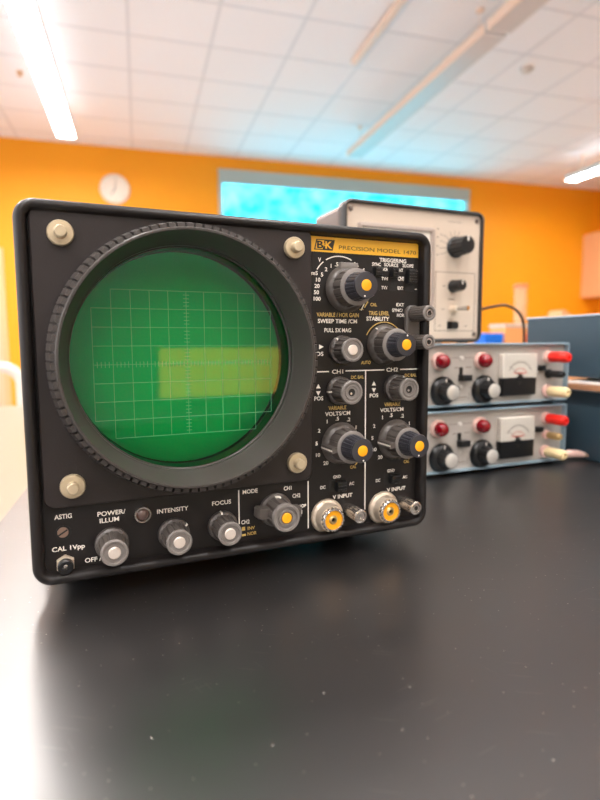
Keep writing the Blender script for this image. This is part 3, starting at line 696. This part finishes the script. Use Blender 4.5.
def post(x, z, r, d1, name='binding_post', m=M_chrome, rm=M_chrome):
    mb = MB(); mb.lathe(x, z, [(r - .2, 2), (r, 3), (r, d1 - 1.4), (r - .2, d1 - 1.0)], 140, fl=16, fdep=.35, fr=(1, 2), duty=.35); p = part(mb, name, m)
    mb = MB(); mb.lathe(x, z, [(r, d1 - 1.1), (r, d1 - .3), (r - .4, d1), (r - 1.4, d1), (r - 1.7, d1 - .8), (2.2, d1 - .8)], 36, cap0=False, cap1=False); part(mb, 'post_rim', rm, p)
    mb = MB(); mb.lathe(x, z, [(2.3, d1 - 1), (2.3, d1 - .3), (1.5, d1 - .3), (1.4, d1 - 3)], 24, cap0=False, cap1=False); mb.lathe(x, z, [(1.5, d1 - 1.2), (1.5, d1 - 1.0)], 16, 1); part(mb, 'post_hole', [M_chrome, M_black], p)
post(102.6, -97.3, 4.4, 18.0); post(144.6, -97.5, 4.4, 17.5)
mb = MB(); mb.rr(143.6, 154.2, 5.6, 35.6, 5, [(0, 2), (0, 4.2), (.8, 5)]); part(mb, 'post_plate', M_knob)
for z in (29.6, 11.4): post(149.0, z, 4.8, 22.0, 'binding_post', M_knob, M_rim)
# feet
for x in (-60, 112):
    for d in (-34, -310):
        mb = MB(); mb.lathe(0, 0, [(10.5, 0), (12, 1.5), (12, 12.5), (11, 13.4)], 28)
        o = mb.build('rubber_foot', M_rubber, scope, (x / 1000, -d / 1000, 0)); o.rotation_euler = (-PI / 2, 0, 0); o.location.z = .0002

# ================================================================== POWER SUPPLIES (two, stacked)
def power_supply(label):
    t = thing('power_supply', label, 'power supply', (0.2759, 0.4909, TZ), math.radians(6.9), 'stacked power supplies')
    x0, x1, H = -46, 186, 64.0
    mb = MB(); mb.rr(x0 + 1, x1 - 1, 4.5, 67.5, 2, [(0, -170), (0, -1)]); mb.build('case', M_pcase, t)
    mb = MB(); mb.rr(x0, x1, 4, 68, 2, [(.5, -4), (0, -3), (0, 5), (.4, 6), (1.6, 6), (1.8, -1)], cap0=False, cap1=False); mb.build('case_lip', M_pcase, t)
    mb = MB(); mb.box(x0 + 1.5, x1 - 1.5, -2, 0, 5.5, 66.5); pn = mb.build('front_panel', M_ppanel, t, smooth=False)
    mb = MB()
    mb.line(27, 53.2, 57, 53.2, .5, 0, .15); mb.line(32, 43, 37, 43, .8, 0, .15); mb.line(47, 43.3, 54, 43.3, .8, 0, .15)
    mb.line(36, 10, 52, 10, .5, 0, .15); mb.line(36, 10, 36, 18, .5, 0, .15); mb.line(52, 10, 52, 18, .5, 0, .15); mb.line(38, 12.5, 50, 12.5, 1.0, 0, .15)
    for xx in (17.6, 69.6):
        for k_ in range(11):
            a = math.radians(225 - 27 * k_); mb.line(xx + 15.8 * math.cos(a), 19.6 + 15.8 * math.sin(a), xx + 16.8 * math.cos(a), 19.6 + 16.8 * math.sin(a), .5, 0, .15)
    mb.build('panel_print', M_vline, pn, smooth=False)
    for xx in (12.5, 66.0):
        mb = MB(); mb.lathe(xx, 50, [(9.0, 0), (9.0, 3.4), (8.4, 4.2), (7.2, 4.4)], 32); lm = mb.build('indicator_lamp', M_collar, t)
        mb = MB(); mb.lathe(xx, 50, [(7.2, 4), (7.4, 7), (7.0, 9.6), (5.6, 12.2), (3.4, 13.8), (.4, 14.4)], 32, cap0=False); mb.build('jewel', M_jewel, lm)
    for xx, pt in ((17.6, 88), (69.6, 80)):
        mb = MB(); mb.lathe(xx, 19.6, [(14.8, .4), (15.4, 1.2), (15.1, 2.6), (13.4, 5.0), (12.0, 6.0)], 48); kb = mb.build('adjusting_knob', M_pblack, t)
        mb = MB(); mb.lathe(xx, 19.6, [(9.4, 5.6), (8.4, 17.4)], 120, fl=12, fdep=.5, fr=(0, 1), duty=.4); mb.build('knob_grip', M_pblack, kb)
        mb = MB(); mb.lathe(xx, 19.6, [(7.4, 17.3), (7.4, 18.0), (7.0, 18.3), (.3, 18.3)], 32, cap0=False); mb.build('cap', M_silver, kb)
        a = math.radians(pt); mb = MB(); mb.line(xx + 9.6 * math.cos(a), 19.6 + 9.6 * math.sin(a), xx + 12.8 * math.cos(a), 19.6 + 12.8 * math.sin(a), 1.2, 4.4, 6.3); mb.build('pointer', M_white, kb)
    mb = MB(); mb.box(38.5, 43.0, -.5, .3, 30, 43.5); ss = mb.build('slide_switch', M_black, t)
    mb = MB(); mb.box(37.5, 49.5, .2, 8, 29.5, 36, 0, 1); mb.build('slider', M_pblack, ss)
    for zz in (52.5, 23.5):
        mb = MB(); mb.lathe(41, zz, [(2.6, 0), (2.5, .9), (1.6, 1.5), (.3, 1.6)], 20, cap0=False); mb.build('panel_screw', M_whiteplastic, t)
    # meter
    mb = MB(); mb.rr(90.5, 138, 12, 31.0, 1.5, [(0, 0), (0, 5.6), (.6, 6.4)]); mt = mb.build('panel_meter', M_pblack, t)
    mb = MB(); mb.rr(90.5, 138, 31.05, 56.5, 1.5, [(0, 0), (0, 6.2), (.4, 6.6)]); mb.build('dial_face', M_scale, mt, smooth=False)
    mb = MB()
    mb.arc(114.2, 30, 17.5, 32, 148, .5, 6.6, 6.7); mb.arc(114.2, 29, 11.5, 40, 140, .45, 6.6, 6.7, 1)
    for k_ in range(13):
        a = math.radians(35 + 110 * k_ / 12); mb.line(114.2 + 17.5 * math.cos(a), 30 + 17.5 * math.sin(a), 114.2 + 19.5 * math.cos(a), 30 + 19.5 * math.sin(a), .4, 6.6, 6.7)
        mb.line(114.2 + 11.5 * math.cos(a), 29 + 11.5 * math.sin(a), 114.2 + 12.8 * math.cos(a), 29 + 12.8 * math.sin(a), .4, 6.6, 6.7, 1)
    mb.box(107, 122, 6.6, 6.7, 35.2, 36.6, 1); mb.line(114.2, 32.5, 99.5, 43.5, .4, 6.6, 6.75)
    mb.build('scale_marks', [M_vline, M_redp], mt, smooth=False)
    mb = MB(); mb.lathe(114.2, 26, [(2.6, 5.8), (2.5, 6.6), (.3, 7.0)], 20, cap0=False); mb.build('zero_screw', M_vframe, mt)
    mb = MB(); mb.lathe(114.2, 30.8, [(4.2, 6.3), (4.2, 7.0)], 24); mb.build('needle_hub', M_pblack, mt)
    mb = MB(); mb.rr(91, 137.5, 31.4, 56, 1.5, [(0, 7.0), (.3, 7.6)]); mb.build('meter_glass', M_clear, mt, smooth=False)
    # posts
    def bpost(xx, zz, m, L_, r):
        mb = MB(); mb.lathe(xx, zz, [(r + 1.2, 0), (r + 1.2, 3), (r * .8, 3.6), (r * .8, 5)], 24); p = mb.build('terminal_post', M_collar if m is not M_pblack else M_pblack, t)
        mb = MB(); mb.lathe(xx, zz, [(r * .9, 4.6), (r, 6), (r, L_ - 4), (r * .86, L_ - 1), (r * .6, L_), (1.8, L_), (1.7, L_ - 3)], 60, fl=10, fdep=.35, fr=(2, 3), duty=.3); mb.build('post_cap', m, p)
    bpost(159.5, 52.4, M_red, 29, 5.7); bpost(161.0, 33.8, M_pblack if 'upper' in label else M_brass, 22, 4.0); bpost(160.0, 14.8, M_cream, 29, 5.8)
    mb = MB(); mb.box(145.5, 153.5, 0, 5, 37.5, 43.5, 0, .8); mb.build('shorting_switch', M_pblack, t)
    for xx in (-34, 174):
        for d in (-12, -155):
            mb = MB(); mb.lathe(0, 0, [(6, 0), (7, .8), (6.6, 4.6)], 20); o = mb.build('rubber_foot', M_rubber, t, (xx / 1000, -d / 1000, 0)); o.rotation_euler = (-PI / 2, 0, 0)
    return t
p_low = power_supply('lower of the two stacked silver power supplies, standing on the black bench')
p_up = power_supply('upper of the two stacked silver power supplies, under the beige meter')
p_up.location.z = TZ + .0682

# ================================================================== BEIGE METER
vm = thing('voltmeter', 'beige fronted bench meter with rounded black frame, on top of the power supplies', 'meter',
           (0.2759 - math.sin(math.radians(6.9)) * .045, 0.4909 + math.cos(math.radians(6.9)) * .045, TZ + .1364), math.radians(6.9))
mb = MB(); mb.rr(-70, 102, 2.2, 141, 7, [(3, -72), (0, -69), (0, -6)]); mb.build('case', M_vcase, vm)
mb = MB(); mb.rr(-73, 103, 0.8, 143.5, 9, [(1, -12), (0, -10), (0, 2), (.8, 3.4), (2.2, 4), (3.6, 3.4), (4.2, 1)], cap0=False, cap1=False); mb.build('front_frame', M_vframe, vm)
mb = MB(); mb.rr(-69.5, 99.5, 4.3, 140, 6, [(0, -6), (0, 0)]); vp = mb.build('front_panel', M_vpanel, vm)
mb = MB()
def outline(x0, x1, z0, z1, w=.7, d=.15):
    mb.line(x0, z0, x1, z0, w, 0, d); mb.line(x0, z1, x1, z1, w, 0, d); mb.line(x0, z0, x0, z1, w, 0, d); mb.line(x1, z0, x1, z1, w, 0, d)
outline(40.5, 94, 13.5, 77)
for a_ in (140, 163, 185, 205):
    a = math.radians(a_); mb.line(66 + 11 * math.cos(a), 104 + 11 * math.sin(a), 66 + 18 * math.cos(a), 104 + 18 * math.sin(a), .5, 0, .15)
    mb.line(66 + 18 * math.cos(a), 104 + 18 * math.sin(a), 45, 104 + 18 * math.sin(a) * 1.1, .5, 0, .15)
for a_ in (75, 95, 115):
    a = math.radians(a_); mb.line(66 + 12 * math.cos(a), 104 + 12 * math.sin(a), 66 + 18 * math.cos(a), 104 + 18 * math.sin(a), .5, 0, .15)
mb.text('FUNCTION', 56, 130, 17, 1.8, .2, 0, bold=0.0)
for q, (tx, tz) in enumerate(((42.5, 122), (42.5, 113.5), (42.5, 104), (42.5, 95))):
    mb.line(tx - 1.5, tz, tx + 1.0, tz, 1.0, 0, .15)
for tx, tz, w in ((47, 19, 4), (83, 19, 4), (62, 48, 8), (51, 37, 4), (84, 37, 4), (62, 26, 6), (52, 62, 4)): mb.line(tx - w / 2, tz, tx + w / 2, tz, .9, 0, .15)
mb.build('panel_print', M_vline, vp, smooth=False)
mb = MB(); mb.rr(-56, 37, 40, 122, 3, [(0, 0), (0, 2.4), (1, 3), (4, 3), (5, .6)], cap0=False, cap1=False); mw = mb.build('meter_window', M_wing, vm)
mb = MB(); mb.rr(-51, 32, 45, 117, 2, [(0, .2), (0, .7)]); mb.build('dial_face', M_scale, mw, smooth=False)
mb = MB(); mb.arc(-12, 50, 52, 40, 140, .6, .7, .85); mb.arc(-12, 50, 45, 40, 140, .5, .7, .85)
for k_ in range(21):
    a = math.radians(40 + 5 * k_); mb.line(-12 + 52 * math.cos(a), 50 + 52 * math.sin(a), -12 + 55.5 * math.cos(a), 50 + 55.5 * math.sin(a), .5, .7, .85)
mb.line(-12, 50, -44, 90, .5, .7, 1.0); mb.build('scale_marks', M_vline, mw, smooth=False)
mb = MB(); mb.lathe(66, 104, [(11.5, .2), (11.6, 1.4), (10.8, 2.4), (10.2, 3.2), (9.4, 20), (8.8, 21), (.3, 21)], 90, cap0=False, fl=12, fdep=.6, fr=(3, 4), duty=.35); kb = mb.build('selector_knob', M_pblack, vm)
mb = MB(); mb.line(66, 108, 66, 113, 1.6, 20.9, 21.3); mb.build('pointer', M_white, kb)
mb = MB(); mb.lathe(64, 62, [(7.0, .2), (7.0, 1.6), (6.4, 2.4), (6.0, 15), (5.4, 16), (.3, 16)], 60, cap0=False, fl=10, fdep=.5, fr=(2, 3), duty=.35); kb = mb.build('zero_knob', M_pblack, vm)
mb = MB(); mb.line(64, 63, 64, 67.5, 1.2, 15.9, 16.3); mb.build('pointer', M_white, kb)
mb = MB(); mb.hexa(64, 37, 5.2, 0, 3); mb.lathe(64, 37, [(3.6, 3), (3.4, 7), (2.6, 8)], 24); tg = mb.build('toggle_switch', M_nickel, vm)
mb = MB(); mb.tube([(64, 6, 37), (67, 12, 37.2), (70, 19, 37.4)], [1.6, 1.8, 2.6], 12); mb.build('toggle_lever', M_chrome, tg)
mb = MB(); mb.box(57, 70, 0, .5, 15.5, 24); sl = mb.build('slide_switch', M_black, vm)
mb = MB(); mb.box(60, 69, .4, 5, 16.2, 23.2, 0, .6); mb.build('slider', M_pblack, sl)
for xx, zz in ((-64, 134), (94.5, 134), (94.5, 10), (-64, 10)):
    mb = MB(); mb.lathe(xx, zz, [(2.6, 0), (2.4, 1), (.3, 1.6)], 18, cap0=False); mb.build('panel_screw', M_vcase, vm)
for xx in (-60, 90):
    for d in (-14, -62):
        mb = MB(); mb.box(xx - 5, xx + 5, d - 4, d + 4, 0, 2.3); mb.build('rubber_foot', M_rubber, vm)

# black cable behind the meter, draped over to the blue cabinet
mb = MB()
pts = [(130, -66, 38), (165, -72, 43), (195, -80, 48), (222, -90, 51), (246, -98, 48), (264, -104, 41), (276, -108, 28), (281, -110, 0), (282, -110, -60), (280, -112, -128), (270, -120, -134.3), (250, -150, -134.4)]
def smooth_path(P, n=6):
    P = [Vector(p) for p in P]; out = []
    for i in range(len(P) - 1):
        p0, p1, p2, p3 = P[max(i - 1, 0)], P[i], P[i + 1], P[min(i + 2, len(P) - 1)]
        for k_ in range(n):
            t_ = k_ / n
            out.append(0.5 * ((2 * p1) + (p2 - p0) * t_ + (2 * p0 - 5 * p1 + 4 * p2 - p3) * t_ ** 2 + (3 * p1 - p0 - 3 * p2 + p3) * t_ ** 3))
    return out + [P[-1]]
pts = [(94, -64, 34)] + pts
mb.tube(smooth_path(pts), 1.9, 10)
o = mb.build('cable', M_cable, None, vm.location); o.rotation_euler = (0, 0, math.radians(6.9))
tag(o, 'thin black cord arching from the beige meter to behind the blue cabinets', 'cord')

# ================================================================== BLUE CABINETS at right
def blue_case(name, label, z0, h, x_off, far, near):
    t = thing(name, label, 'instrument case', (0.4985, 0.4945, z0), math.radians(3.8), 'blue instrument cases')
    mb = MB(); mb.rr(x_off, x_off + 300, 0 if h > 76 else 0, h, 2, [(1, -far), (0, -far + 1), (0, near - 1), (1, near)]); mb.build('case', M_blue, t)
    mb = MB(); mb.rr(x_off - 1, x_off + 301, h - 1.5, h + .5, .8, [(0, -far - 1), (0, near + 1)]); mb.build('lid_edge', M_lip, t)
    mb = MB(); mb.rr(x_off + 4, x_off + 296, 4, h - 5, 2, [(0, near), (0, near + 2), (.5, near + 2.5)]); fp = mb.build('front_panel', M_ppanel, t)
    mb = MB(); mb.rr(x_off + 20, x_off + 120, 14, h - 14, 2, [(0, near + 2.4), (.3, near + 3)]); mb.build('display', M_black, fp)
    for kx in (160, 205, 250):
        mb = MB(); mb.lathe(x_off + kx, h / 2, [(12, near + 2.4), (11, near + 14), (10, near + 15)], 32); mb.build('control_knob', M_pblack, t)
    return t
blue_case('instrument_case', 'lower blue metal instrument case on the bench, under the wooden board', TZ, 81.0, 0, 118, 260)
t = thing('wooden_board', 'thin wooden board sandwiched between the two blue metal cases', 'board', (0.4985, 0.4945, TZ + .0818), math.radians(3.8))
mb = MB(); mb.rr(-10, 290, 0, 6.6, .6, [(0, -60), (0, 240)]); mb.build('board', M_wood, t)
mb = MB(); mb.box(-3, 14, -34, -10, 6.6, 7.0); mb.box(-4, 10, 0, 40, 6.6, 7.2); mb.build('board_marking', M_black, t)
mb = MB(); mb.poly([(-7, 0), (200, 0), (200, 5.6), (60, 5.6), (-7, 1.4)], -50, 120)
o = mb.build('paper_sheets', M_paper, None, (0.4985, 0.4945, TZ + .0890), smooth=False); o.rotation_euler = (0, 0, math.radians(3.8))
tag(o, 'white papers lying on the wooden board, pinched under the upper blue case', 'papers')
blue_case('instrument_case', 'upper blue metal instrument case resting on papers and wooden board', TZ + .0955, 72.5, 0, 122, 240)

# plug and cable beside the lower supply
t = thing('test_lead', 'pale pink plug on a brown lead lying on the bench beside the lower supply', 'test lead', (0.4865, 0.526, TZ), math.radians(10))
mb = MB(); mb.tube([(-17, 6, 8), (-14, 7, 8), (-2, 10, 7.5), (6, 13, 6)], [3.0, 4.6, 4.4, 3.0], 16); pg = mb.build('plug', M_collar, t)
mb = MB(); mb.tube([(-24, 4, 8), (-16, 6, 8)], 3.2, 12); mb.build('plug_tip', M_pblack, pg)
mb = MB(); mb.tube(smooth_path([(5, 13, 6.2), (10, 16, 4.5), (13, 26, 3.0), (12, 50, 2.6), (4, 110, 2.6), (0, 180, 2.6)]), 2.5, 10); mb.build('lead', M_brown, t)

# ================================================================== LIGHT, CAMERA
w = bpy.data.worlds.new('world'); SC.world = w; w.use_nodes = True
bg = w.node_tree.nodes['Background']; bg.inputs[0].default_value = (0.85, 0.9, 1.0, 1); bg.inputs[1].default_value = 0.3
cam = bpy.data.cameras.new('camera'); co = bpy.data.objects.new('camera', cam); C.objects.link(co)
R3 = ((0.9600448, -0.2798041, -0.004856), (-0.0333581, -0.0971928, -0.9947064), (0.277851, 0.9551247, -0.1026432))
right, down, fwd = (Vector(r) for r in R3)
m = Matrix((right, -down, -fwd)).transposed().to_4x4(); m.translation = (0, 0, CAM_Z)
co.matrix_world = m
cam.sensor_fit = 'VERTICAL'; cam.sensor_height = 36.0; cam.lens = 36.0 * 550 / 800
cam.clip_start = 0.01
cam.dof.use_dof = True; cam.dof.focus_distance = 0.315; cam.dof.aperture_fstop = cam.lens / 3.4
SC.camera = co
SC.view_settings.view_transform = 'Standard'; SC.view_settings.look = 'None'; SC.view_settings.gamma = 1; SC.view_settings.exposure = 0.38
